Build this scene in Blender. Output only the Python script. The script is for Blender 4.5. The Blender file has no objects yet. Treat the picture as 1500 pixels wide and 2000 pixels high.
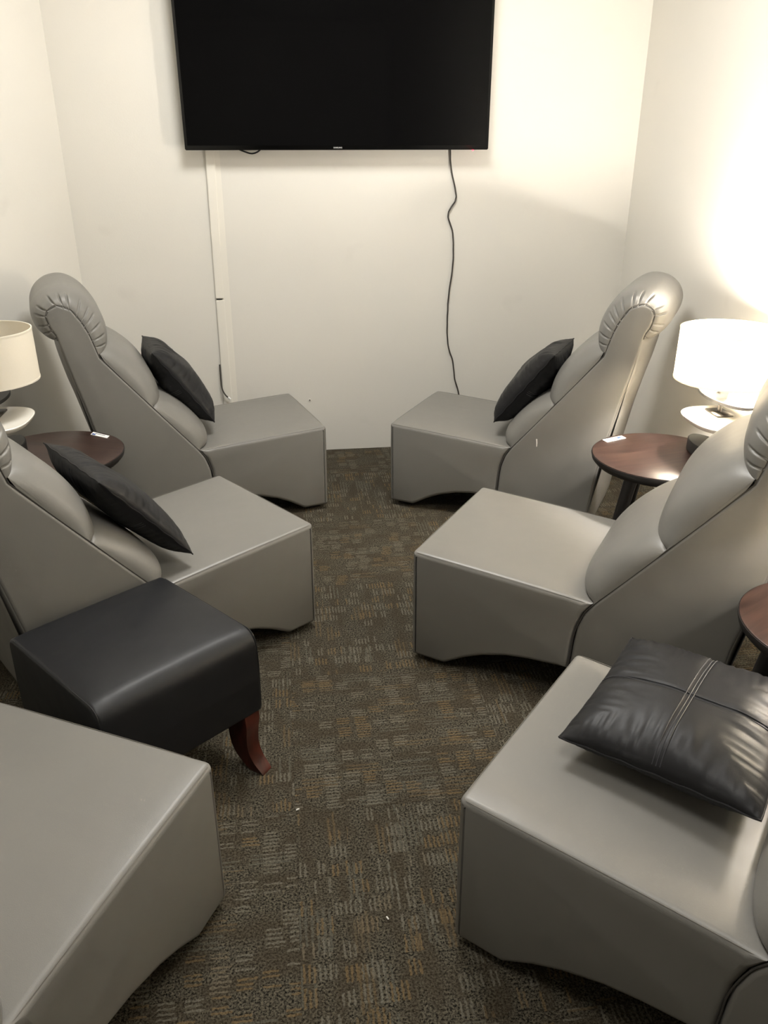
import bpy, bmesh, math, random
from mathutils import Vector, Matrix, noise
random.seed(7)
PI = math.pi
scene = bpy.context.scene
C = scene.collection
R = math.radians

# ------------------------------------------------------------------ materials
def newmat(name):
    m = bpy.data.materials.new(name); m.use_nodes = True
    nt = m.node_tree; b = nt.nodes['Principled BSDF']
    return m, nt, b
def N(nt, t, **kw):
    n = nt.nodes.new(t)
    for k, v in kw.items(): setattr(n, k, v)
    return n
def srgb(r, g, b):
    f = lambda c: (c/255/12.92 if c/255 <= .04045 else ((c/255+.055)/1.055)**2.4)
    return (f(r), f(g), f(b), 1)
def math_(nt, op, a, b=None, clamp=False):
    n = N(nt, 'ShaderNodeMath', operation=op); n.use_clamp = clamp
    for i, v in enumerate((a, b)):
        if v is None: continue
        if isinstance(v, (int, float)): n.inputs[i].default_value = v
        else: nt.links.new(v, n.inputs[i])
    return n.outputs[0]
def mixc(nt, f, a, b):
    n = N(nt, 'ShaderNodeMix', data_type='RGBA')
    for i, v in ((0, f), (6, a), (7, b)):
        if hasattr(v, 'links') or hasattr(v, 'is_linked'): nt.links.new(v, n.inputs[i])
        else: n.inputs[i].default_value = v
    return n.outputs[2]
def simple(name, col, rough=.5, metal=0, spec=.5, bump=0, bscale=200, var=0, vscale=3):
    m, nt, b = newmat(name)
    b.inputs['Base Color'].default_value = col
    b.inputs['Roughness'].default_value = rough
    b.inputs['Metallic'].default_value = metal
    b.inputs['Specular IOR Level'].default_value = spec
    tc = N(nt, 'ShaderNodeTexCoord')
    if var:
        n = N(nt, 'ShaderNodeTexNoise'); n.inputs['Scale'].default_value = vscale; n.inputs['Detail'].default_value = 4
        nt.links.new(tc.outputs['Object'], n.inputs['Vector'])
        dark = tuple(c*(1-var) for c in col[:3])+(1,)
        nt.links.new(mixc(nt, n.outputs[0], dark, tuple(min(1, c*(1+var*.5)) for c in col[:3])+(1,)), b.inputs['Base Color'])
    if bump:
        n = N(nt, 'ShaderNodeTexNoise'); n.inputs['Scale'].default_value = bscale; n.inputs['Detail'].default_value = 3
        nt.links.new(tc.outputs['Object'], n.inputs['Vector'])
        bp = N(nt, 'ShaderNodeBump'); bp.inputs['Strength'].default_value = bump; bp.inputs['Distance'].default_value = .002
        nt.links.new(n.outputs[0], bp.inputs['Height']); nt.links.new(bp.outputs[0], b.inputs['Normal'])
    return m

def leather(name, col, rough, grain=420, gb=.12, soft=.25, spec=.5):
    m, nt, b = newmat(name)
    tc = N(nt, 'ShaderNodeTexCoord')
    b.inputs['Specular IOR Level'].default_value = spec
    n1 = N(nt, 'ShaderNodeTexNoise'); n1.inputs['Scale'].default_value = 3.5; n1.inputs['Detail'].default_value = 3
    nt.links.new(tc.outputs['Object'], n1.inputs['Vector'])
    lo = tuple(c*.93 for c in col[:3])+(1,); hi = tuple(c*1.05 for c in col[:3])+(1,)
    nt.links.new(mixc(nt, n1.outputs[0], lo, hi), b.inputs['Base Color'])
    mr = N(nt, 'ShaderNodeMapRange'); mr.inputs[3].default_value = rough-.05; mr.inputs[4].default_value = rough+.07
    nt.links.new(n1.outputs[0], mr.inputs[0]); nt.links.new(mr.outputs[0], b.inputs['Roughness'])
    vo = N(nt, 'ShaderNodeTexVoronoi', feature='DISTANCE_TO_EDGE'); vo.inputs['Scale'].default_value = grain
    nt.links.new(tc.outputs['Object'], vo.inputs['Vector'])
    n2 = N(nt, 'ShaderNodeTexNoise'); n2.inputs['Scale'].default_value = 9; n2.inputs['Detail'].default_value = 2
    nt.links.new(tc.outputs['Object'], n2.inputs['Vector'])
    b1 = N(nt, 'ShaderNodeBump'); b1.inputs['Strength'].default_value = gb; b1.inputs['Distance'].default_value = .001
    nt.links.new(vo.outputs[0], b1.inputs['Height'])
    b2 = N(nt, 'ShaderNodeBump'); b2.inputs['Strength'].default_value = soft; b2.inputs['Distance'].default_value = .01
    nt.links.new(n2.outputs[0], b2.inputs['Height']); nt.links.new(b1.outputs[0], b2.inputs['Normal'])
    nt.links.new(b2.outputs[0], b.inputs['Normal'])
    return m

GREY = leather('grey_leather', srgb(117, 115, 110), .41)
GREYSEAM = simple('grey_leather_seam', srgb(104, 100, 92), .6)
DARKSEAM = simple('seam_shadow_thread', srgb(60, 57, 52), .8)
BLACKL = leather('black_leather', srgb(19, 20, 23), .47, grain=300, gb=.08, soft=.35, spec=.42)
BLACKP = leather('black_pillow_leather', srgb(23, 23, 25), .46, grain=260, gb=.08, soft=.2, spec=.32)
THREAD = simple('pillow_thread', srgb(52, 52, 55), .55)
BLACKF = simple('black_plastic_feet', srgb(18, 18, 18), .6)

def wall_material():
    m, nt, b = newmat('wall_paint')
    tc = N(nt, 'ShaderNodeTexCoord')
    n1 = N(nt, 'ShaderNodeTexNoise'); n1.inputs['Scale'].default_value = 1.6; n1.inputs['Detail'].default_value = 5
    nt.links.new(tc.outputs['Object'], n1.inputs['Vector'])
    c = mixc(nt, n1.outputs[0], srgb(213, 210, 202), srgb(222, 219, 211))
    n2 = N(nt, 'ShaderNodeTexNoise'); n2.inputs['Scale'].default_value = 5.5; n2.inputs['Detail'].default_value = 2
    nt.links.new(tc.outputs['Object'], n2.inputs['Vector'])
    f = N(nt, 'ShaderNodeMapRange'); f.inputs[1].default_value = .68; f.inputs[2].default_value = .78; f.inputs[4].default_value = .22
    nt.links.new(n2.outputs[0], f.inputs[0])
    c = mixc(nt, f.outputs[0], c, srgb(192, 188, 180))
    nt.links.new(c, b.inputs['Base Color'])
    b.inputs['Roughness'].default_value = .62; b.inputs['Specular IOR Level'].default_value = .25
    n3 = N(nt, 'ShaderNodeTexNoise'); n3.inputs['Scale'].default_value = 160; n3.inputs['Detail'].default_value = 3
    nt.links.new(tc.outputs['Object'], n3.inputs['Vector'])
    bp = N(nt, 'ShaderNodeBump'); bp.inputs['Strength'].default_value = .12; bp.inputs['Distance'].default_value = .002
    nt.links.new(n3.outputs[0], bp.inputs['Height']); nt.links.new(bp.outputs[0], b.inputs['Normal'])
    return m
WALL = wall_material()

def carpet_material():
    m, nt, b = newmat('carpet_tiles')
    L = nt.links.new
    tc = N(nt, 'ShaderNodeTexCoord'); sp = N(nt, 'ShaderNodeSeparateXYZ'); L(tc.outputs['Object'], sp.inputs[0])
    S = .505
    tx = math_(nt, 'DIVIDE', math_(nt, 'ADD', sp.outputs[0], .03), S)
    ty = math_(nt, 'DIVIDE', math_(nt, 'ADD', sp.outputs[1], -1.365), S)
    ix = math_(nt, 'FLOOR', tx); iy = math_(nt, 'FLOOR', ty)
    par = math_(nt, 'FLOORED_MODULO', math_(nt, 'ADD', ix, iy), 2)      # 0 or 1
    par = math_(nt, 'GREATER_THAN', par, .5)
    # wobble
    nz = N(nt, 'ShaderNodeTexNoise'); nz.inputs['Scale'].default_value = 120; nz.inputs['Detail'].default_value = 2
    L(tc.outputs['Object'], nz.inputs['Vector'])
    wob = math_(nt, 'MULTIPLY', math_(nt, 'SUBTRACT', nz.outputs[0], .5), .008)
    def sel(a, b_):  # par? a : b
        n = N(nt, 'ShaderNodeMix', data_type='FLOAT'); L(par, n.inputs[0]); L(b_, n.inputs[2]); L(a, n.inputs[3]); return n.outputs[0]
    u = math_(nt, 'ADD', sel(sp.outputs[1], sp.outputs[0]), wob)     # along the strokes
    v = math_(nt, 'ADD', sel(sp.outputs[0], sp.outputs[1]), wob)     # across
    def layer(lu, pv, gv, thr, width, seed):
        gi = math_(nt, 'FLOOR', math_(nt, 'DIVIDE', v, gv))
        wn0 = N(nt, 'ShaderNodeTexWhiteNoise', noise_dimensions='2D')
        cv0 = N(nt, 'ShaderNodeCombineXYZ'); L(gi, cv0.inputs[0]); cv0.inputs[1].default_value = seed; L(cv0.outputs[0], wn0.inputs['Vector'])
        uu = math_(nt, 'ADD', math_(nt, 'DIVIDE', u, lu), math_(nt, 'MULTIPLY', wn0.outputs['Value'], .35))
        ui = math_(nt, 'FLOOR', uu); uf = math_(nt, 'FRACT', uu)
        vv = math_(nt, 'DIVIDE', v, pv); vi = math_(nt, 'FLOOR', vv); vf = math_(nt, 'FRACT', vv)
        cg = N(nt, 'ShaderNodeCombineXYZ'); L(ui, cg.inputs[0]); L(gi, cg.inputs[1]); cg.inputs[2].default_value = seed
        wg = N(nt, 'ShaderNodeTexWhiteNoise', noise_dimensions='3D'); L(cg.outputs[0], wg.inputs['Vector'])
        cs = N(nt, 'ShaderNodeCombineXYZ'); L(ui, cs.inputs[0]); L(vi, cs.inputs[1]); cs.inputs[2].default_value = seed+5
        ws = N(nt, 'ShaderNodeTexWhiteNoise', noise_dimensions='3D'); L(cs.outputs[0], ws.inputs['Vector'])
        on = math_(nt, 'MULTIPLY', math_(nt, 'GREATER_THAN', wg.outputs['Value'], thr), math_(nt, 'GREATER_THAN', ws.outputs['Value'], .22))
        # stroke mask inside the cell
        av = math_(nt, 'ABSOLUTE', math_(nt, 'SUBTRACT', vf, .5))
        mv = math_(nt, 'LESS_THAN', av, width)
        ln = math_(nt, 'ADD', math_(nt, 'MULTIPLY', ws.outputs['Value'], .35), .5)
        mu = math_(nt, 'LESS_THAN', uf, ln)
        mk = math_(nt, 'MULTIPLY', math_(nt, 'MULTIPLY', on, mv), mu)
        return mk, wg.outputs['Color'], ws.outputs['Value']
    m1, c1, s1 = layer(.046, .0095, .040, .45, .22, 1.0)
    m2, c2, s2 = layer(.115, .0115, .035, .62, .20, 9.0)
    # background
    nb = N(nt, 'ShaderNodeTexNoise'); nb.inputs['Scale'].default_value = 230; nb.inputs['Detail'].default_value = 2; nb.inputs['Roughness'].default_value = .8
    L(tc.outputs['Object'], nb.inputs['Vector'])
    ns = N(nt, 'ShaderNodeMapRange'); ns.inputs[1].default_value = .38; ns.inputs[2].default_value = .64; L(nb.outputs[0], ns.inputs[0])
    base = mixc(nt, ns.outputs[0], srgb(16, 15, 13), srgb(100, 94, 80))
    # patchy hue of the yarn blocks
    nl = N(nt, 'ShaderNodeTexNoise'); nl.inputs['Scale'].default_value = 13; nl.inputs['Detail'].default_value = 1
    mp = N(nt, 'ShaderNodeCombineXYZ'); L(math_(nt, 'MULTIPLY', u, .6), mp.inputs[0]); L(math_(nt, 'MULTIPLY', v, 1.6), mp.inputs[1]); L(par, mp.inputs[2]); L(mp.outputs[0], nl.inputs['Vector'])
    nr = N(nt, 'ShaderNodeMapRange'); nr.inputs[1].default_value = .42; nr.inputs[2].default_value = .62; nr.inputs[4].default_value = .5; L(nl.outputs[0], nr.inputs[0])
    base = mixc(nt, nr.outputs[0], base, srgb(58, 50, 38))
    sc = N(nt, 'ShaderNodeSeparateColor'); L(c1, sc.inputs[0])
    hue = N(nt, 'ShaderNodeMapRange'); hue.inputs[1].default_value = .66; hue.inputs[2].default_value = .72; L(sc.outputs[1], hue.inputs[0])
    col1 = mixc(nt, hue.outputs[0], srgb(112, 108, 96), srgb(114, 95, 66))
    sc2 = N(nt, 'ShaderNodeSeparateColor'); L(c2, sc2.inputs[0])
    hue2 = N(nt, 'ShaderNodeMapRange'); hue2.inputs[1].default_value = .5; hue2.inputs[2].default_value = .6; L(sc2.outputs[1], hue2.inputs[0])
    col2 = mixc(nt, hue2.outputs[0], srgb(94, 92, 82), srgb(100, 85, 62))
    tuft = math_(nt, 'ADD', math_(nt, 'MULTIPLY', ns.outputs[0], .5), .45)
    c = mixc(nt, math_(nt, 'MULTIPLY', m2, math_(nt, 'MULTIPLY', tuft, .75)), base, col2)
    c = mixc(nt, math_(nt, 'MULTIPLY', m1, math_(nt, 'MULTIPLY', tuft, .8)), c, col1)
    # tile joints
    fx = math_(nt, 'ABSOLUTE', math_(nt, 'SUBTRACT', math_(nt, 'FRACT', tx), .5)); fy = math_(nt, 'ABSOLUTE', math_(nt, 'SUBTRACT', math_(nt, 'FRACT', ty), .5))
    jt = math_(nt, 'GREATER_THAN', math_(nt, 'MAXIMUM', fx, fy), .4965)
    c = mixc(nt, math_(nt, 'MULTIPLY', jt, .15), c, srgb(26, 24, 20))
    L(c, b.inputs['Base Color'])
    b.inputs['Roughness'].default_value = .95; b.inputs['Specular IOR Level'].default_value = .08
    bp = N(nt, 'ShaderNodeBump'); bp.inputs['Strength'].default_value = .9; bp.inputs['Distance'].default_value = .004
    hgt = math_(nt, 'ADD', nb.outputs[0], math_(nt, 'MULTIPLY', m1, .3))
    L(hgt, bp.inputs['Height']); L(bp.outputs[0], b.inputs['Normal'])
    return m
CARPET = carpet_material()

def wood_material(name, c0, c1, rough=.32, axis_scale=(2.2, 26, 8)):
    m, nt, b = newmat(name)
    tc = N(nt, 'ShaderNodeTexCoord'); mp = N(nt, 'ShaderNodeMapping'); mp.inputs['Scale'].default_value = axis_scale
    nt.links.new(tc.outputs['Object'], mp.inputs[0])
    n = N(nt, 'ShaderNodeTexNoise'); n.inputs['Scale'].default_value = 3; n.inputs['Detail'].default_value = 7; n.inputs['Distortion'].default_value = .6
    nt.links.new(mp.outputs[0], n.inputs['Vector'])
    f = N(nt, 'ShaderNodeMapRange'); f.inputs[1].default_value = .32; f.inputs[2].default_value = .68; nt.links.new(n.outputs[0], f.inputs[0])
    nt.links.new(mixc(nt, f.outputs[0], c0, c1), b.inputs['Base Color'])
    b.inputs['Roughness'].default_value = rough
    bp = N(nt, 'ShaderNodeBump'); bp.inputs['Strength'].default_value = .08; bp.inputs['Distance'].default_value = .001
    nt.links.new(n.outputs[0], bp.inputs['Height']); nt.links.new(bp.outputs[0], b.inputs['Normal'])
    return m
WALNUT = wood_material('dark_walnut_veneer', srgb(36, 23, 19), srgb(62, 43, 36), .34)
MAHOG = wood_material('mahogany_leg_wood', srgb(44, 14, 8), srgb(74, 27, 16), .3, (14, 14, 3))
BLACKW = simple('black_stained_wood', srgb(24, 21, 20), .45)
CHROME = simple('brushed_chrome', srgb(190, 188, 184), .22, metal=1)
GUNMETAL = simple('gunmetal_plate', srgb(88, 84, 80), .35, metal=.8)
CHARCOAL = simple('charcoal_metal', srgb(26, 25, 24), .5, metal=.0)
BLOCKTOP = simple('grey_lamp_base_top', srgb(62, 61, 57), .5)
TRAYW = simple('white_lacquer', srgb(236, 232, 222), .3)
PLASTW = simple('white_plastic_channel', srgb(226, 222, 212), .45)
TVB = simple('tv_bezel_black', srgb(14, 14, 15), .25)
SILVER = simple('silver_lettering', srgb(190, 190, 190), .4, metal=.3)
CABLE = simple('dark_cable_rubber', srgb(58, 54, 50), .55)
STICK = simple('white_label_paper', srgb(238, 238, 236), .5)
BLUEI = simple('blue_print', srgb(60, 86, 150), .5)
GREYI = simple('grey_print', srgb(150, 150, 150), .5)
CEIL = simple('ceiling_tile_paint', srgb(215, 212, 204), .8, bump=.2, bscale=90)
SCUFF = simple('white_scuff', srgb(235, 232, 226), .6)
LINT = simple('white_lint', srgb(225, 222, 214), .8)
def screen_material():
    m, nt, b = newmat('tv_screen_glass')
    b.inputs['Base Color'].default_value = (.0022, .0022, .0024, 1)
    b.inputs['Roughness'].default_value = .06
    b.inputs['Specular IOR Level'].default_value = .14
    return m
SCREEN = screen_material()
def emis(name, col, s):
    m, nt, b = newmat(name)
    b.inputs['Base Color'].default_value = col
    b.inputs['Emission Color'].default_value = col
    b.inputs['Emission Strength'].default_value = s
    return m
REDLED = emis('red_standby_light', (1, .02, .04, 1), 6)
BULB_LIT = emis('warm_bulb_glass', (1, .82, .6, 1), 30)
BULB_OFF = simple('frosted_bulb_glass', srgb(235, 235, 230), .4)
CEILPANEL = emis('ceiling_light_diffuser', (1, .93, .82, 1), 1.0)
def shade_material(name, glow):
    m, nt, b = newmat(name)
    tc = N(nt, 'ShaderNodeTexCoord'); wv = N(nt, 'ShaderNodeTexNoise'); wv.inputs['Scale'].default_value = 300
    nt.links.new(tc.outputs['Object'], wv.inputs['Vector'])
    b.inputs['Roughness'].default_value = .9; b.inputs['Specular IOR Level'].default_value = .1
    nt.links.new(mixc(nt, wv.outputs[0], srgb(244, 238, 222), srgb(250, 245, 233)), b.inputs['Base Color'])
    if glow:
        b.inputs['Emission Color'].default_value = (1, .80, .52, 1)
        b.inputs['Emission Strength'].default_value = glow
    else:
        tr = N(nt, 'ShaderNodeBsdfTranslucent'); tr.inputs[0].default_value = srgb(240, 226, 196)
        mx = N(nt, 'ShaderNodeMixShader'); mx.inputs[0].default_value = .25
        out = nt.nodes['Material Output']
        nt.links.new(b.outputs[0], mx.inputs[1]); nt.links.new(tr.outputs[0], mx.inputs[2]); nt.links.new(mx.outputs[0], out.inputs[0])
    return m
SHADE_ON = shade_material('glowing_linen_shade', 2.0)
SHADE_OFF = shade_material('cream_linen_shade', 0)

# ------------------------------------------------------------------ helpers
def mesh_obj(name, verts, faces, mat, parent=None, smooth=True, angle=None, loc=None, rot=None):
    me = bpy.data.meshes.new(name); me.from_pydata([tuple(v) for v in verts], [], faces); me.update()
    o = bpy.data.objects.new(name, me); C.objects.link(o)
    me.materials.append(mat)
    bm = bmesh.new(); bm.from_mesh(me); bmesh.ops.recalc_face_normals(bm, faces=bm.faces)
    for f in bm.faces: f.smooth = smooth
    if smooth:
        a = R(angle if angle else 40)
        for e in bm.edges:
            if len(e.link_faces) == 2 and e.calc_face_angle(0) > a: e.smooth = False
    bm.to_mesh(me); bm.free()
    if parent: o.parent = parent
    if loc: o.location = loc
    if rot: o.rotation_euler = rot
    return o
def thing(name, label, cat, loc=(0, 0, 0), rz=0, group=None):
    o = bpy.data.objects.new(name, None); C.objects.link(o); o.empty_display_size = .1
    o.location = loc; o.rotation_euler = (0, 0, rz)
    o['label'] = label; o['category'] = cat
    if group: o['group'] = group
    return o
def tag(o, label, cat, group=None):
    o['label'] = label; o['category'] = cat
    if group: o['group'] = group
    return o
def box_data(x0, x1, y0, y1, z0, z1):
    v = [(x, y, z) for z in (z0, z1) for y in (y0, y1) for x in (x0, x1)]
    f = [(0, 2, 3, 1), (4, 5, 7, 6), (0, 1, 5, 4), (2, 6, 7, 3), (0, 4, 6, 2), (1, 3, 7, 5)]
    return v, f
def box(name, x0, x1, y0, y1, z0, z1, mat, parent=None, bevel=0):
    v, f = box_data(x0, x1, y0, y1, z0, z1)
    o = mesh_obj(name, v, f, mat, parent, smooth=False)
    if bevel:
        bm = bmesh.new(); bm.from_mesh(o.data)
        bmesh.ops.bevel(bm, geom=bm.edges[:], offset=bevel, segments=3, affect='EDGES')
        for fc in bm.faces: fc.smooth = True
        bm.to_mesh(o.data); bm.free()
    return o
def catmull(P, n=6, closed=False):
    out = []; m = len(P)
    for i in range(m if closed else m-1):
        if closed: a, b, c, d = P[(i-1) % m], P[i], P[(i+1) % m], P[(i+2) % m]
        else: a, b, c, d = P[max(i-1, 0)], P[i], P[i+1], P[min(i+2, m-1)]
        for k in range(n):
            t = k/n
            out.append(tuple(.5*((2*b[j])+(-a[j]+c[j])*t+(2*a[j]-5*b[j]+4*c[j]-d[j])*t*t+(-a[j]+3*b[j]-3*c[j]+d[j])*t**3) for j in range(len(b))))
    if not closed: out.append(tuple(P[-1]))
    return out
def resample(P, n):
    L = [0]
    for a, b in zip(P, P[1:]): L.append(L[-1]+math.dist(a, b))
    out = []; j = 0
    for i in range(n):
        s = L[-1]*i/(n-1)
        while j < len(P)-2 and L[j+1] < s: j += 1
        t = (s-L[j])/max(L[j+1]-L[j], 1e-9); t = min(max(t, 0), 1)
        out.append(tuple(P[j][k]+(P[j+1][k]-P[j][k])*t for k in range(len(P[0]))))
    return out
def tube(name, P, r, mat, parent=None, seg=8, caps=True):
    P = [Vector(p) for p in P]; verts = []; faces = []
    t0 = (P[1]-P[0]).normalized()
    nrm = t0.orthogonal().normalized()
    for i, p in enumerate(P):
        t = (P[min(i+1, len(P)-1)]-P[max(i-1, 0)]).normalized()
        nrm = (nrm-t*nrm.dot(t)).normalized(); bn = t.cross(nrm)
        rr = r(i/(len(P)-1)) if callable(r) else r
        for k in range(seg):
            a = 2*PI*k/seg; verts.append(p+(nrm*math.cos(a)+bn*math.sin(a))*rr)
    for i in range(len(P)-1):
        for k in range(seg):
            faces.append((i*seg+k, i*seg+(k+1) % seg, (i+1)*seg+(k+1) % seg, (i+1)*seg+k))
    if caps:
        faces.append(tuple(range(seg))); faces.append(tuple((len(P)-1)*seg+k for k in range(seg)))
    return mesh_obj(name, verts, faces, mat, parent)
def lathe(name, prof, mat, parent=None, seg=64, closed=False, shape=None):
    """prof: (radius, z). shape(a) -> (x,y) unit outline multiplier"""
    verts = []; faces = []; n = len(prof)
    for r, z in prof:
        for k in range(seg):
            a = 2*PI*k/seg
            ux, uy = shape(a) if shape else (math.cos(a), math.sin(a))
            verts.append((ux*r, uy*r, z))
    for i in range(n if closed else n-1):
        j = (i+1) % n
        for k in range(seg): faces.append((i*seg+k, i*seg+(k+1) % seg, j*seg+(k+1) % seg, j*seg+k))
    if not closed:
        faces.append(tuple(range(seg))); faces.append(tuple((n-1)*seg+k for k in range(seg)))
    return mesh_obj(name, verts, faces, mat, parent, angle=35)
def fillet(P, rad, n=5):
    """round the corners of closed polygon P by rad[i]"""
    out = []; m = len(P)
    for i in range(m):
        p = Vector(P[i]).to_2d() if len(P[i]) == 3 else Vector(P[i]); r = rad.get(i, 0)
        if r <= 0: out.append(tuple(p)); continue
        a = (Vector(P[i-1])-p).normalized(); b = (Vector(P[(i+1) % m])-p).normalized()
        ang = a.angle(b); d = r/math.tan(ang/2); s = p+a*d; e = p+b*d
        for k in range(n+1):
            t = k/n
            out.append(tuple((1-t)**2*s+2*t*(1-t)*p+t*t*e))
    return out
def dense(P, step):
    out = []; m = len(P)
    for i in range(m):
        a, b = P[i], P[(i+1) % m]; L = math.dist(a, b); n = max(1, round(L/step))
        for k in range(n): out.append((a[0]+(b[0]-a[0])*k/n, a[1]+(b[1]-a[1])*k/n))
    return out
def puffy_prism(name, P, half, r, mat, parent=None, crown=None, nv=14):
    """P: closed (x,z) outline extruded over y in [-half,half], its side edges rounded by r"""
    m = len(P)
    area = sum(P[i][0]*P[(i+1) % m][1]-P[(i+1) % m][0]*P[i][1] for i in range(m))
    sg = 1 if area > 0 else -1
    nor = []
    for i in range(m):
        t = (Vector(P[(i+1) % m])-Vector(P[i-1])).normalized()
        nor.append(Vector((t.y, -t.x))*sg)
    st = []
    for k in range(6):
        a = PI/2*k/5; st.append((half-r+r*math.cos(a), r*(1-math.sin(a))))     # from the cap inwards
    ys = [(y, d) for y, d in st]
    inner = half-r
    for k in range(1, nv): ys.append((inner-2*inner*k/nv, 0))
    ys += [(-y, d) for y, d in reversed(st)]
    verts = []; faces = []
    for y, d in ys:
        for i in range(m):
            c = crown(P[i][0], P[i][1], y, nor[i]) if crown else 0
            q = Vector(P[i])-nor[i]*d+nor[i]*c
            verts.append((q.x, y, q.y))
    for j in range(len(ys)-1):
        for i in range(m): faces.append((j*m+i, j*m+(i+1) % m, (j+1)*m+(i+1) % m, (j+1)*m+i))
    faces.append(tuple(range(m))); faces.append(tuple((len(ys)-1)*m+i for i in range(m)))
    return mesh_obj(name, verts, faces, mat, parent, angle=50)
def cushion(name, base, outer, half, mat, parent=None, nu=40, nv=44, p=5.0, fold=None):
    B = resample(base, nu); O = resample(catmull(outer, 8), nu)
    verts = []; faces = []
    for j in range(nv+1):
        w = -math.cos(PI*j/nv)                     # crowded towards the ends
        w = math.copysign(abs(w)**.9, w)
        s = max(0, 1-abs(w)**p)**.5
        for i in range(nu):
            b, o = Vector(B[i]), Vector(O[i]); d = o-b
            q = b+d*s; y = w*half
            if fold:
                dl = fold(i/(nu-1), w)
                q += d.normalized()*dl[0] if d.length > 1e-6 else Vector((0, 0)); y += dl[1]
            verts.append((q.x, y, q.y))
    for j in range(nv):
        for i in range(nu-1): faces.append((j*nu+i, j*nu+i+1, (j+1)*nu+i+1, (j+1)*nu+i))
    # close the hidden inner side
    for j in range(nv): faces.append((j*nu, (j+1)*nu, (j+1)*nu+nu-1, j*nu+nu-1))
    return mesh_obj(name, verts, faces, mat, parent, angle=75)

# ------------------------------------------------------------------ the room
WY = 3.7116
def structure(o): o['kind'] = 'structure'; return o
fl = structure(box('floor', -3.2, 3.2, -3.4, 3.9, -.06, 0, CARPET))
H = 2.62
wb = structure(box('wall_back', -.8538, 1.5785, WY, WY+.12, 0, H, WALL))
def wall_between(name, a, b, t, z0=0, z1=H, mat=WALL):
    a = Vector(a); b = Vector(b); d = (b-a).normalized(); n = Vector((d.y, -d.x))*t
    v = []
    for z in (z0, z1):
        for q in (a, b, b+n, a+n): v.append((q.x, q.y, z))
    f = [(0, 1, 2, 3), (4, 7, 6, 5), (0, 4, 5, 1), (1, 5, 6, 2), (2, 6, 7, 3), (3, 7, 4, 0)]
    return structure(mesh_obj(name, v, f, mat, smooth=False))
LANG = R(18.5)
Lc = (-.8538, WY); Le = (Lc[0]-math.sin(LANG)*3.0, Lc[1]-math.cos(LANG)*3.0)
wall_between('wall_left', Lc, Le, .12)
Rc = (1.5785, WY); Re = (1.5785-.033*(WY+3.2), -3.2)
wall_between('wall_right', Re, Rc, .12)
wall_between('wall_left_near', Le, (Le[0], -3.2), .12)
structure(box('wall_rear', Le[0], Re[0], -3.32, -3.2, 0, H, WALL))
structure(box('ceiling', -2.6, 2.2, -3.4, 3.9, H, H+.06, CEIL))

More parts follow.
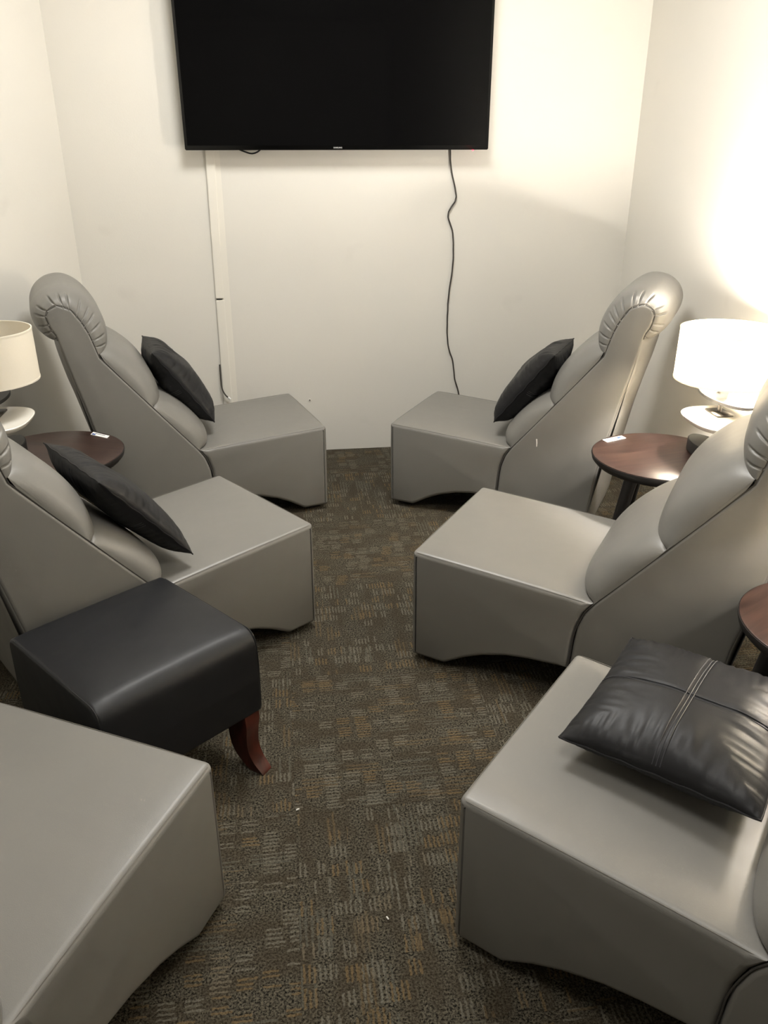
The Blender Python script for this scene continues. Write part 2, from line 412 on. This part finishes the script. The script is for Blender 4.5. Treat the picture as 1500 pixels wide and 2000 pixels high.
# ------------------------------------------------------------------ lounge chair
HW = .2617
SEAT = [(.4854, .3512), (.4835, .020), (.383, .018), (.356, .034), (.325, .053), (.273, .077), (.204, .098), (.142, .107), (.09, .110),
        (.036, .114), (.0335, .154), (.031, .195), (.026, .241), (.012, .285), (-.011, .321)]
BACK = [(-.013, .323), (.009, .286), (.023, .242), (.028, .195), (.0305, .154), (.033, .112), (-.02, .104), (-.09, .083), (-.15, .053), (-.2, .018), (-.300, .018),
        (-.316, .12), (-.332, .281), (-.385, .535), (-.407, .629), (-.436, .765), (-.440, .783), (-.454, .809), (-.461, .845), (-.449, .868), (-.42, .880),
        (-.379, .862), (-.352, .820), (-.333, .775), (-.312, .698), (-.300, .682), (-.224, .586), (-.1595, .505)]
def make_chair():
    t = thing('lounge_chair', '', 'lounge chair', group='grey leather lounge chairs')
    sp = fillet(SEAT, {0: .012, 1: .012, 2: .02}, 6)
    sp = dense(sp, .03)
    def crown(x, z, y, n):
        if z > .30: return .006*(1-(y/HW)**4)*max(0, math.sin(PI*min(1, max(0, (x+.02)/.5))))
        if x > .47: return .005*(1-(y/HW)**4)*math.sin(PI*min(1, max(0, (z-.02)/.33)))
        return 0
    puffy_prism('seat', sp, HW-.001, .015, GREY, t, crown)
    puffy_prism('back_frame', dense(BACK, .03), HW, .009, GREY, t)
    # back cushions: seam line (base) and bulging outline (outer)
    lo_b = [(-.010, .318), (-.158, .503)]
    lo_o = [(-.010, .318), (.030, .323), (.040, .355), (.024, .395), (-.014, .445), (-.062, .490), (-.112, .522), (-.150, .528), (-.158, .503)]
    def soft(sd, amp):
        def f(u, w):
            e = max(0, abs(w)-.80)/.2
            return (amp*e*(1-e)*4*math.sin(u*9+sd+w*2)*math.sin(PI*u), 0)
        return f
    cushion('lower_cushion', lo_b, lo_o, HW-.002, GREY, t, fold=soft(.4, .0025))
    mi_b = [(-.159, .505), (-.224, .586), (-.298, .682), (-.312, .712)]
    mi_o = [(-.159, .505), (-.138, .490), (-.120, .502), (-.119, .540), (-.135, .598), (-.168, .652), (-.216, .700), (-.265, .730), (-.303, .732), (-.312, .712)]
    cushion('middle_cushion', mi_b, mi_o, HW-.002, GREY, t, fold=soft(1.7, .0025))
    hd_b = [(-.312, .698), (-.333, .775), (-.352, .820), (-.379, .862), (-.42, .880), (-.449, .868), (-.461, .845), (-.454, .809), (-.440, .783), (-.435, .765)]
    hd_o = [(-.312, .698), (-.283, .712), (-.270, .755), (-.275, .805), (-.297, .855), (-.335, .903), (-.385, .929), (-.440, .923), (-.484, .893), (-.506, .850), (-.500, .805), (-.476, .772), (-.450, .757), (-.435, .765)]
    rnd = random.Random(3)
    pl = [(i+.5+rnd.uniform(-.22, .22))/15 for i in range(15)]
    def pleat(u, w):
        e = abs(w)
        k = min(1, max(0, (e-.85)/.08)) * (1-.35*max(0, e-.97)/.03)
        g = sum(math.exp(-((u-c)/.0052)**2) for c in pl)
        h = .5+.5*math.cos(2*PI*15*u)
        env = math.sin(PI*min(1, max(0, u)))**.4
        d = -(.0120*g)*k*env
        return (d, math.copysign(-.006*g*k*env+.0015*k, w))
    cushion('headrest', hd_b, hd_o, HW-.003, GREY, t, nu=320, nv=70, p=5.5, fold=pleat)
    bp_b = [(-.432, .765), (-.406, .629), (-.384, .535), (-.331, .281), (-.315, .12), (-.304, .03)]
    bp_o = [(-.432, .765), (-.447, .74), (-.428, .629), (-.405, .535), (-.350, .281), (-.334, .12), (-.322, .04), (-.304, .03)]
    cushion('back_panel', bp_b, bp_o, HW-.004, GREY, t, p=4)
    # stitched welts along the seat edges
    e = HW-.0055
    pts = [(-.005, e, .3175), (.15, e, .3295), (.32, e, .3400), (.455, e, .3472), (.4735, e-.003, .3470), (.4785, e-.014, .3490),
           (.4815, .15, .3495), (.4815, -.15, .3495), (.4785, -e+.014, .3490), (.4735, -e+.003, .3470), (.455, -e, .3472), (.32, -e, .3400), (.15, -e, .3295), (-.005, -e, .3175)]
    tube('seat_welt', catmull(pts, 4), .0006, GREYSEAM, t, 6)
    for s in (1, -1):
        y = s*(HW-.0035)
        p2 = [(.036, y, .118), (.0325, y, .17), (.029, y, .225), (.012, y, .283), (-.011, y, .320), (-.09, y, .418), (-.159, y, .5045), (-.224, y, .5855), (-.300, y, .682), (-.313, y, .702), (-.333, y, .775), (-.352, y, .820), (-.379, y, .862), (-.42, y, .880), (-.449, y, .868), (-.461, y, .845), (-.454, y, .809), (-.440, y, .783), (-.435, y, .765)]
        tube('side_seam', catmull(p2, 4), .0017, DARKSEAM, t, 6)
    for x in (.43, -.25):
        for y in (.19, -.19):
            o = box('foot', x-.03, x+.03, y-.03, y+.03, 0, .024, BLACKF, t)
    return t
def copy_thing(root, label=None):
    r = root.copy(); C.objects.link(r)
    if label: r['label'] = label
    for ch in list(root.children):
        c = ch.copy(); C.objects.link(c); c.parent = r
        for g in list(ch.children):
            d = g.copy(); C.objects.link(d); d.parent = c
    return r
chair0 = make_chair()
CH = [(-.390, 3.132, 15.192, "grey lounge chair in the far left corner, black pillow on it, by the cable channel"),
      (.947, 2.986, 148.372, "grey lounge chair in the far right corner with a white scuff on its side"),
      (-.490, 2.064, 34.666, "grey lounge chair directly behind the black ottoman, dark pillow leaning on its back"),
      (.861, 1.853, 145.277, 'grey lounge chair on the right without any pillow, between the two round wooden tables'),
      (.786, .884, 138.511, 'nearest grey lounge chair on the right, with a black pillow lying flat on its seat'),
      (-.623, .847, 61.804, 'nearest grey lounge chair on the left, empty seat in front of the black ottoman')]
chairs = []
for i, (x, y, a, lb) in enumerate(CH):
    o = chair0 if i == 0 else copy_thing(chair0)
    o.location = (x, y, 0); o.rotation_euler = (0, 0, R(a)); o['label'] = lb
    chairs.append(o)
# paint scuff on the far right chair
sc = [(-.1035, .371), (-.1085, .371), (-.110, .355), (-.1095, .342), (-.1065, .341), (-.1055, .356)]
v = [(x, HW+.0006, z) for x, z in sc]+[(x, HW-.002, z) for x, z in sc]; n = len(sc)
o = mesh_obj('scuff_mark', v, [tuple(range(n)), tuple(range(n, 2*n))]+[(i, (i+1) % n, n+(i+1) % n, n+i) for i in range(n)], SCUFF, chairs[1], smooth=False)
o['label'] = 'small white scuff'

# ------------------------------------------------------------------ pillows
def pillow_height(x, y, T, seed):
    ax, ay = min(1, abs(x)), min(1, abs(y))
    f = ((1-ax**3.6)*(1-ay**3.6))**.55 if ax < 1 and ay < 1 else 0
    return T*f
def make_pillow(hx, hy, T, seed):
    """square leather pillow in its own frame: x, y in the plane, z thickness"""
    t = thing('throw_pillow', '', 'pillow', group='black leather throw pillows')
    n = 90
    def pos(x, y, s):
        # sides draw in between the pointed corners
        px = x*hx*(1-.03*(1-abs(y)**2.2)*abs(x)); py = y*hy*(1-.03*(1-abs(x)**2.2)*abs(y))
        h = pillow_height(x, y, T, seed)
        e = max(abs(x), abs(y))
        # gathered wrinkles running in from the edges
        wr = 0
        if e > .25:
            along = (y if abs(x) > abs(y) else x)
            q = noise.noise(Vector((along*9+seed, s*3.1+(1 if abs(x) > abs(y) else 5)*(1 if (x if abs(x) > abs(y) else y) > 0 else -1), (1-e)*1.3)))
            q2 = noise.noise(Vector((along*19+seed*2, s*2.2+3, (1-e)*2+7)))
            k = min(1, (e-.25)/.45)*min(1, (1-e)/.05)
            d = min(abs(abs(x)-abs(y)), .3)/.3
            wr = -(abs(q)*.55+abs(q2)*.3)*T*.22*k*(.45+.55*d)
        big = noise.noise(Vector((x*1.6+seed, y*1.6, s)))*T*.16*f_(x, y)
        # stitched cross seam pinches the face
        gx = math.exp(-(x/.022)**2); gy = math.exp(-(y/.022)**2)
        pin = -.0035*max(gx, gy*.8)*f_(x, y)
        return Vector((px, py, s*(h+wr+big+pin)))
    def f_(x, y): return min(1, (1-abs(x))*6)*min(1, (1-abs(y))*6)
    verts = []; idx = {}
    us = [math.sin(PI/2*(-1+2*i/n)) for i in range(n+1)]
    for s in (1, -1):
        for j, yy in enumerate(us):
            for i, xx in enumerate(us):
                edge = i in (0, n) or j in (0, n)
                if s == -1 and edge: idx[(s, i, j)] = idx[(1, i, j)]; continue
                idx[(s, i, j)] = len(verts); verts.append(pos(xx, yy, s))
    faces = []
    for s in (1, -1):
        for j in range(n):
            for i in range(n):
                q = [idx[(s, i, j)], idx[(s, i+1, j)], idx[(s, i+1, j+1)], idx[(s, i, j+1)]]
                faces.append(tuple(q if s == 1 else q[::-1]))
    mesh_obj('cover', verts, faces, BLACKP, t, angle=80)
    # piping round the edge
    P = []
    m = 40
    for a, b in (((-1, -1), (1, -1)), ((1, -1), (1, 1)), ((1, 1), (-1, 1)), ((-1, 1), (-1, -1))):
        for k in range(m):
            u = k/m; P.append(pos(a[0]+(b[0]-a[0])*u, a[1]+(b[1]-a[1])*u, 1)+Vector((0, 0, .0012*math.sin(k*.9+seed))))
    P.append(P[0]); tube('edge_seam', P, .0022, BLACKP, t, 6)
    # stitching lines of the cross seam (front face)
    def line(fn, nm):
        pp = [fn(-.97+1.94*k/60) for k in range(61)]
        tube(nm, pp, .0011, THREAD, t, 5)
    for off in (-.04, 0, .04):
        line(lambda u, off=off: pos(off, u, 1)+Vector((0, 0, .0008)), 'stitching')
    for off in (-.02, .02):
        line(lambda u, off=off: pos(u, off, 1)+Vector((0, 0, .0004)), 'stitching')
    return t
def basis(origin, ux, uy):
    """matrix with local x,y along ux,uy"""
    ux = Vector(ux).normalized(); uy = Vector(uy); uy = (uy-ux*uy.dot(ux)).normalized(); uz = ux.cross(uy)
    m = Matrix((ux, uy, uz)).transposed().to_4x4(); m.translation = Vector(origin); return m
def chair_matrix(i):
    x, y, a, _ = CH[i]; return Matrix.Translation((x, y, 0)) @ Matrix.Rotation(R(a), 4, 'Z')
pw = make_pillow(.185, .185, .058, 2.3)
PILL = [ # chair index, centre (local), x axis, y axis, size scale
 (0, (-.024, .018, .528), (-.58, 0, .82), (.0, 1, .02), 'black leather pillow leaning on the far left chair, standing against the white wall', (.94, .84, 1.12)),
 (1, (-.024, .035, .528), (-.61, 0, .80), (.0, 1, 0), 'black leather pillow leaning on the far right chair, left of the scuffed side panel', (.94, .84, 1.12)),
 (2, (-.004, -.080, .512), (-.64, -.06, .77), (.0, 1, .03), 'black leather pillow leaning on the left chair behind the ottoman', (.96, .84, .86)),
 (4, (.213, -.085, .416), (-1, .04, .02), (-.04, -1, .09), 'black leather pillow lying flat with crossed stitching, on the nearest right chair', (.91, .91, .92))]
for k, (ci, c, ux, uy, lb, scl) in enumerate(PILL):
    o = pw if k == 0 else copy_thing(pw)
    m = chair_matrix(ci) @ basis(c, ux, uy) @ Matrix.Diagonal((*scl, 1))
    o.matrix_world = m; o['label'] = lb

# ------------------------------------------------------------------ ottoman
def make_ottoman():
    c = Vector((-.367, 1.562)); ux = Vector((.247, -.296)).normalized()
    t = thing('ottoman', 'black leather square ottoman on curved reddish wooden legs', 'ottoman', (c.x, c.y, 0), math.atan2(ux.y, ux.x))
    hx = .193; hy = .193; z0, z1 = .160, .372
    out = [(-hx, z1), (hx, z1), (hx+.006, z0+.09), (hx+.002, z0), (-hx-.002, z0), (-hx-.006, z0+.09)]
    pr = dense(fillet(out, {0: .03, 1: .046, 2: .05, 3: .008, 4: .008, 5: .05}, 8), .02)
    def crown(x, z, y, n_): return .007*(1-(y/hy)**4)*(1-(x/hx)**4) if z > z1-.004 and abs(x) < hx else 0
    puffy_prism('cushion_body', pr, hy, .009, BLACKL, t, crown)
    for s in (1, -1):
        P = [(x, s*(hy-.003), z1-.0022) for x in [-hx+.03+(2*hx-.06)*k/12 for k in range(13)]]
        P += [(hx-.012, s*(hy-.003), z1-.009), (hx-.003, s*(hy-.003), z1-.024), (hx+.002, s*(hy-.003), z1-.06), (hx+.003, s*(hy-.003), z0+.09), (hx, s*(hy-.003), z0+.01)]
        tube('welt', catmull(P, 2), .0013, BLACKL, t, 6)
    # saber legs kicking outwards
    for sx in (1, -1):
        for sy in (1, -1):
            bx, by = sx*(hx-.034), sy*(hy-.034)
            path = [(0, .166), (.003, .13), (.001, .095), (.004, .06), (.018, .03), (.040, .006), (.046, 0)]
            path = catmull(path, 5); nn = len(path)
            V = []; F = []
            for i, (d, z) in enumerate(path):
                w = .026-.011*(i/(nn-1)); th = .030-.014*(i/(nn-1))
                d0 = Vector((sx, sy*.25)).normalized(); pr = Vector((-d0.y, d0.x))
                cen = Vector((bx, by))+d0*d
                for a, b in ((-1, -1), (1, -1), (1, 1), (-1, 1)):
                    q = cen+d0*(a*th)+pr*(b*w); V.append((q.x, q.y, max(0, z)))
            for i in range(nn-1):
                for k in range(4): F.append((i*4+k, i*4+(k+1) % 4, (i+1)*4+(k+1) % 4, (i+1)*4+k))
            F.append((0, 1, 2, 3)); F.append(tuple((nn-1)*4+k for k in range(4)))
            l = mesh_obj('leg', V, F, MAHOG, t, angle=40)
            l['label'] = 'curved reddish wooden leg'
    return t
make_ottoman()

# ------------------------------------------------------------------ round tables
def make_table(label, cx, cy, r, h, rz, sticker=None, legs=(215, 335, 95)):
    t = thing('side_table', label, 'side table', (cx, cy, 0), rz, 'round brown side tables')
    lathe('tabletop', [(r-.012, h-.030), (r-.003, h-.018), (r, h-.006), (r-.0015, h-.0012), (r-.004, h), (r*.5, h), (.01, h)], WALNUT, t, 96)
    e = lathe('edge_band', [(r-.013, h-.031), (r-.002, h-.019), (r+.0012, h-.006), (r+.0006, h-.003), (r-.006, h-.003), (r-.02, h-.031)], BLACKW, t, 96, closed=True)
    e['label'] = 'dark bevelled edge'
    for a in legs:
        a = R(a)-rz; d = Vector((math.cos(a), math.sin(a), 0))
        P = [d*(r*.52)+Vector((0, 0, h-.03)), d*(r*.98)+Vector((0, 0, 0))]
        P = [P[0].lerp(P[1], k/6) for k in range(7)]
        l = tube('leg', P, lambda u: .0215-.007*u, BLACKW, t, 16)
    if sticker:
        M = Matrix.Rotation(-rz, 4, 'Z')
        q = [M @ Vector((x-cx, y-cy, 0)) for x, y in sticker]
        v = [(p.x, p.y, h+.0012) for p in q]+[(p.x, p.y, h-.0005) for p in q]
        s = mesh_obj('label_sticker', v, [(0, 1, 2, 3), (7, 6, 5, 4)]+[(i, (i+1) % 4, 4+(i+1) % 4, 4+i) for i in range(4)], STICK, t, smooth=False)
        s['label'] = 'small white paper label with blue mark'
        def lerp(u, w): return q[0].lerp(q[1], u).lerp(q[3].lerp(q[2], u), w)
        def patch(nm, u0, u1, w0, w1, mat):
            pp = [lerp(u0, w0), lerp(u1, w0), lerp(u1, w1), lerp(u0, w1)]
            vv = [(p.x, p.y, h+.0018) for p in pp]+[(p.x, p.y, h+.0008) for p in pp]
            mesh_obj(nm, vv, [(0, 1, 2, 3), (7, 6, 5, 4)]+[(i, (i+1) % 4, 4+(i+1) % 4, 4+i) for i in range(4)], mat, s, smooth=False)
        return t, patch
    return t, None
TH = .46
tR, patch = make_table("round brown table by the far right chair, carrying the glowing lamp", 1.167, 2.263, .217, TH, R(12),
    [(1.032, 2.425), (1.110, 2.456), (1.116, 2.431), (1.038, 2.399)], legs=(200, 345, 95))
patch('printed_mark', .66, .84, .25, .7, BLUEI)
tL, patch = make_table("round dark brown table on the left between two chairs, carrying the cream lamp", -.756, 2.528, .223, TH, R(-20),
    [(-.668, 2.697), (-.664, 2.723), (-.602, 2.674), (-.606, 2.651)], legs=(-20, 100, 220))
patch('printed_mark', .1, .5, .05, .25, BLUEI); patch('printed_line', .55, .75, .2, .8, GREYI)
make_table("round brown table cut off by the photo's right edge, nearest of the three", 1.048, 1.210, .189, .50, R(30), legs=(150, 270, 30))

# ------------------------------------------------------------------ lamps
def super_shape(hx, hy, n, cx=0, cy=0):
    def f(a):
        c, s = math.cos(a), math.sin(a)
        return (math.copysign(abs(c)**(2/n), c)*hx, math.copysign(abs(s)**(2/n), s)*hy)
    return f
def offset(o, dx, dy):
    for v in o.data.vertices: v.co.x += dx; v.co.y += dy
    return o
def make_lamp(label, x, y, z, mir, lit, watts=0):
    t = thing('table_lamp', label, 'lamp', (x, y, z), 0, 'drum shade table lamps')
    g = mir     # +1: aisle towards +x
    o = offset(lathe('lamp_base', [(.94, .0), (1, .003), (1, .033), (.97, .0355), (.3, .036)], CHARCOAL, t, 72, shape=super_shape(.05, .10, 1.75)), g*.022, -.005)
    o2 = offset(lathe('base_top_plate', [(.93, .0345), (.93, .0372), (.3, .0372)], BLOCKTOP, o, 72, shape=super_shape(.05, .10, 1.75)), g*.022, -.005)
    lathe('stem', [(.0065, .03), (.0065, .176)], GUNMETAL, t, 20)
    o = offset(lathe('tray', [(.72, .108), (.93, .118), (.99, .128), (1.0, .132), (.985, .134), (.94, .1325), (.3, .130)], TRAYW, t, 96, shape=super_shape(.122, .130, 2.9)), 0, -.052)
    box('square_plate', -.027, .027, -.040, .040, .1325, .1385, CHROME, t, .0015).data.materials[0] = GUNMETAL
    o = offset(lathe('saucer', [(.86, .173), (.985, .177), (1.0, .186), (.975, .1875), (.8, .183), (.2, .181)], CHARCOAL, t, 72, shape=super_shape(.066, .135, 2.0)), -g*.022, .008)
    # saucer fixings and lamp holder
    lathe('lamp_holder', [(.016, .182), (.018, .190), (.018, .245), (.013, .252)], CHROME, t, 24)
    b = lathe('bulb', [(.012, .250), (.014, .262), (.027, .285), (.032, .305), (.028, .325), (.016, .338), (.003, .342)], BULB_LIT if lit else BULB_OFF, t, 24)
    # drum shade, open above and below
    r = .150; z0, z1 = .242, .391; th = .0022
    s = lathe('lamp_shade', [(r, z0), (r, z0+.05), (r, z1-.05), (r, z1), (r-th, z1), (r-th, z1-.05), (r-th, z0+.05), (r-th, z0)], SHADE_ON if lit else SHADE_OFF, t, 96, closed=True)
    for zz in (z0, z1):
        lathe('rim', [(r+.0008, zz-.0025), (r+.0008, zz+.0025), (r-th-.0008, zz+.0025), (r-th-.0008, zz-.0025)], SHADE_OFF, s, 96, closed=True)
    for k in range(3):
        a = 2*PI*k/3+.5
        tube('shade_spoke', [(.012*math.cos(a), .012*math.sin(a), .25), ((r-.002)*math.cos(a), (r-.002)*math.sin(a), z0+.008)], .0014, CHROME, t, 6)
    if lit:
        ld = bpy.data.lights.new('bulb_light', 'POINT'); ld.energy = watts; ld.color = (1, .94, .87); ld.shadow_soft_size = .03
        lo = bpy.data.objects.new('bulb_light', ld); C.objects.link(lo); lo.parent = t; lo.location = (0, 0, .36)
    return t
make_lamp('glowing table lamp with drum shade at the right wall, on the round table', 1.328, 2.256, TH+.0004, -1, True, 26)
make_lamp('unlit table lamp with cream drum shade at the left wall', -.903, 2.530, TH+.0004, 1, False)
make_lamp('lit table lamp standing on the table beyond the right edge of the photo', 1.165, 1.16, .5004, -1, True, 11)

# ------------------------------------------------------------------ television
tv = thing('television', 'large black flat television mounted on the white wall', 'television', (.2688, WY, 1.335))
TW = 1.2504/2; THH = .715
box('housing', -TW+.05, TW-.05, -.05, -.018, .03, THH-.03, TVB, tv, .004)
box('bezel', -TW, TW, -.080, -.050, 0, THH, TVB, tv, .003)
s = box('screen', -TW+.011, TW-.011, -.0808, -.079, .017, THH-.011, SCREEN, tv)
box('wall_bracket', -.22, .22, -.02, -.001, .15, THH-.15, BLACKF, tv)
fc = bpy.data.curves.new('logo_text', 'FONT'); fc.body = 'SAMSUNG'; fc.size = .0078; fc.extrude = .0004; fc.align_x = 'CENTER'; fc.align_y = 'CENTER'; fc.offset = .00012
tmp = bpy.data.objects.new('tmp', fc); C.objects.link(tmp)
dg = bpy.context.evaluated_depsgraph_get(); dg.update()
me = bpy.data.meshes.new_from_object(tmp.evaluated_get(dg)); bpy.data.objects.remove(tmp)
lg = bpy.data.objects.new('lettering', me); C.objects.link(lg); me.materials.clear(); me.materials.append(SILVER)
lg.parent = tv; lg.location = (-.008, -.0812, .0085); lg.rotation_euler = (PI/2, 0, 0); lg['label'] = 'silver brand lettering'
led = lathe('standby_light', [(.003, 0), (.003, .004), (.001, .0048)], REDLED, tv, 16)
led.location = (.562, -.072, .0008); led.rotation_euler = (PI, 0, 0); led['label'] = 'tiny red light'

# ------------------------------------------------------------------ cables and wall channel
Y = WY-.006
ch = thing('cable_channel', 'white plastic cable channel running down the wall below the television', 'cable channel', (0, WY, 0))
def slab(name, P, y0, y1, mat, par):
    n = len(P); v = [(x, y0, z) for x, z in P]+[(x, y1, z) for x, z in P]
    o = mesh_obj(name, v, [tuple(range(n)), tuple(range(2*n-1, n-1, -1))]+[(i, (i+1) % n, n+(i+1) % n, n+i) for i in range(n)], mat, par, smooth=False)
    bm = bmesh.new(); bm.from_mesh(o.data); bmesh.ops.bevel(bm, geom=bm.edges[:], offset=.0025, segments=2, affect='EDGES'); bm.to_mesh(o.data); bm.free(); return o
slab('channel_section', [(-.283, 1.40), (-.245, 1.40), (-.256, .735), (-.291, .735)], 0, -.012, PLASTW, ch)
slab('channel_section', [(-.291, .729), (-.255, .729), (-.255, .03), (-.297, .03)], 0, -.012, PLASTW, ch)
slab('backing_strip', [(-.262, 1.40), (-.225, 1.40), (-.232, .03), (-.262, .03)], 0, -.004, PLASTW, ch)
slab('joint_gap', [(-.288, .7375), (-.263, .7375), (-.263, .728), (-.288, .728)], 0, -.0112, BLACKF, ch)
cb = [(.744, 1.42), (.746, 1.334), (.753, 1.259), (.776, 1.167), (.775, 1.131), (.751, 1.094), (.746, 1.062), (.766, 1.008), (.773, .943), (.773, .854), (.759, .73), (.756, .649), (.757, .555), (.767, .482), (.788, .421), (.801, .333), (.821, .269), (.835, .16), (.84, .012)]
o = tube('power_cable', [(x, WY-.007-.004*math.sin(i*.7)**2, z) for i, (x, z) in enumerate(catmull(cb, 6))], .0034, CABLE, None, 8)
tag(o, 'thin dark cable hanging in waves from the television down the wall', 'cable')
o = tube('cable_loop', catmull([(-.165, WY-.03, 1.36), (-.148, WY-.03, 1.341), (-.117, WY-.03, 1.328), (-.092, WY-.03, 1.322), (-.069, WY-.03, 1.328), (-.053, WY-.03, 1.341), (-.04, WY-.03, 1.36)], 5), .0032, BLACKF, None, 8)
for v_ in o.data.vertices: v_.co -= tv.location
o.parent = tv; o['label'] = 'short black cable loop under the screen'
o = tube('white_ended_cable', catmull([(-.2985, WY-.012, .44), (-.2985, WY-.014, .40), (-.2985, WY-.016, .366), (-.296, WY-.024, .330), (-.284, WY-.03, .303), (-.270, WY-.03, .287)], 5), .0032, CABLE, None, 8)
tag(o, 'short dark cable with a white tip beside the foot of the cable channel', 'cable')
w = tube('white_plug_tip', [(-.272, WY-.03, .290), (-.262, WY-.03, .280)], .0048, STICK, o, 10); w['label'] = 'white tip'
o = lathe('wall_anchor', [(.0075, 0), (.0075, .0015), (.0055, .002), (.003, .0018)], PLASTW, None, 20)
o.location = (.106, WY, .253); o.rotation_euler = (PI/2, 0, 0)
lathe('screw_hole', [(.0028, .0012), (.0028, .0026), (.001, .0026)], BLACKF, o, 12)
tag(o, 'small white wall anchor with a dark hole, low on the wall between the far chairs', 'wall anchor')

# bits of lint on the carpet
for k, (x, y, a) in enumerate([(-.028, 1.372, .4), (.14, 1.07, 2.)]):
    P = [(x, y, .003), (x+.003*math.cos(a), y+.003*math.sin(a), .004), (x+.007*math.cos(a), y+.007*math.sin(a), .003)]
    o = tube('lint', P, .0016, LINT, None, 6)
    tag(o, ('tiny white lint speck on the carpet near the ottoman leg', 'tiny white lint speck on the carpet between the two nearest chairs')[k], 'lint', 'lint specks on the carpet')

# ------------------------------------------------------------------ lights of the room
def ceiling_light(x, y, sx, sy, power, label):
    t = thing('ceiling_light', label, 'ceiling light', (x, y, H), 0, 'flush ceiling light panels')
    box('frame', -sx/2-.02, sx/2+.02, -sy/2-.02, sy/2+.02, -.018, 0, PLASTW, t)
    box('diffuser', -sx/2, sx/2, -sy/2, sy/2, -.022, -.017, CEILPANEL, t)
    ld = bpy.data.lights.new('panel_light', 'AREA'); ld.shape = 'RECTANGLE'; ld.size = sx; ld.size_y = sy; ld.energy = power; ld.color = (1, .99, .965)
    lo = bpy.data.objects.new('panel_light', ld); C.objects.link(lo); lo.parent = t; lo.location = (0, 0, -.03)
    return t
ceiling_light(.2, 2.3, .6, .6, 20, 'square flush ceiling light above the aisle between the chairs')
ceiling_light(.1, .35, .6, .6, 8, 'square flush ceiling light over the two nearest chairs')
wd = bpy.data.worlds.new('world'); scene.world = wd; wd.use_nodes = True
wd.node_tree.nodes['Background'].inputs[0].default_value = (.9, .9, 1, 1); wd.node_tree.nodes['Background'].inputs[1].default_value = .02

# ------------------------------------------------------------------ camera
cam = bpy.data.cameras.new('camera'); co = bpy.data.objects.new('camera', cam); C.objects.link(co); scene.camera = co
F_PX = 1572.32; pit, yaw, rol = R(24.4526), R(7.0616), R(-.0924)
fw = Vector((math.sin(yaw)*math.cos(pit), math.cos(yaw)*math.cos(pit), -math.sin(pit)))
rt = Vector((math.cos(yaw), -math.sin(yaw), 0)); up = rt.cross(fw)
r2 = rt*math.cos(rol)+up*math.sin(rol); u2 = -rt*math.sin(rol)+up*math.cos(rol)
M = Matrix((r2, u2, -fw)).transposed().to_4x4(); M.translation = Vector((0, 0, 1.35)); co.matrix_world = M
cam.sensor_fit = 'VERTICAL'; cam.sensor_height = 32; cam.lens = F_PX/2000*32
cam.clip_start = .02

vs = scene.view_settings
vs.view_transform = 'Standard'; vs.look = 'None'; vs.gamma = 1; vs.use_curve_mapping = False; vs.exposure = 1.15
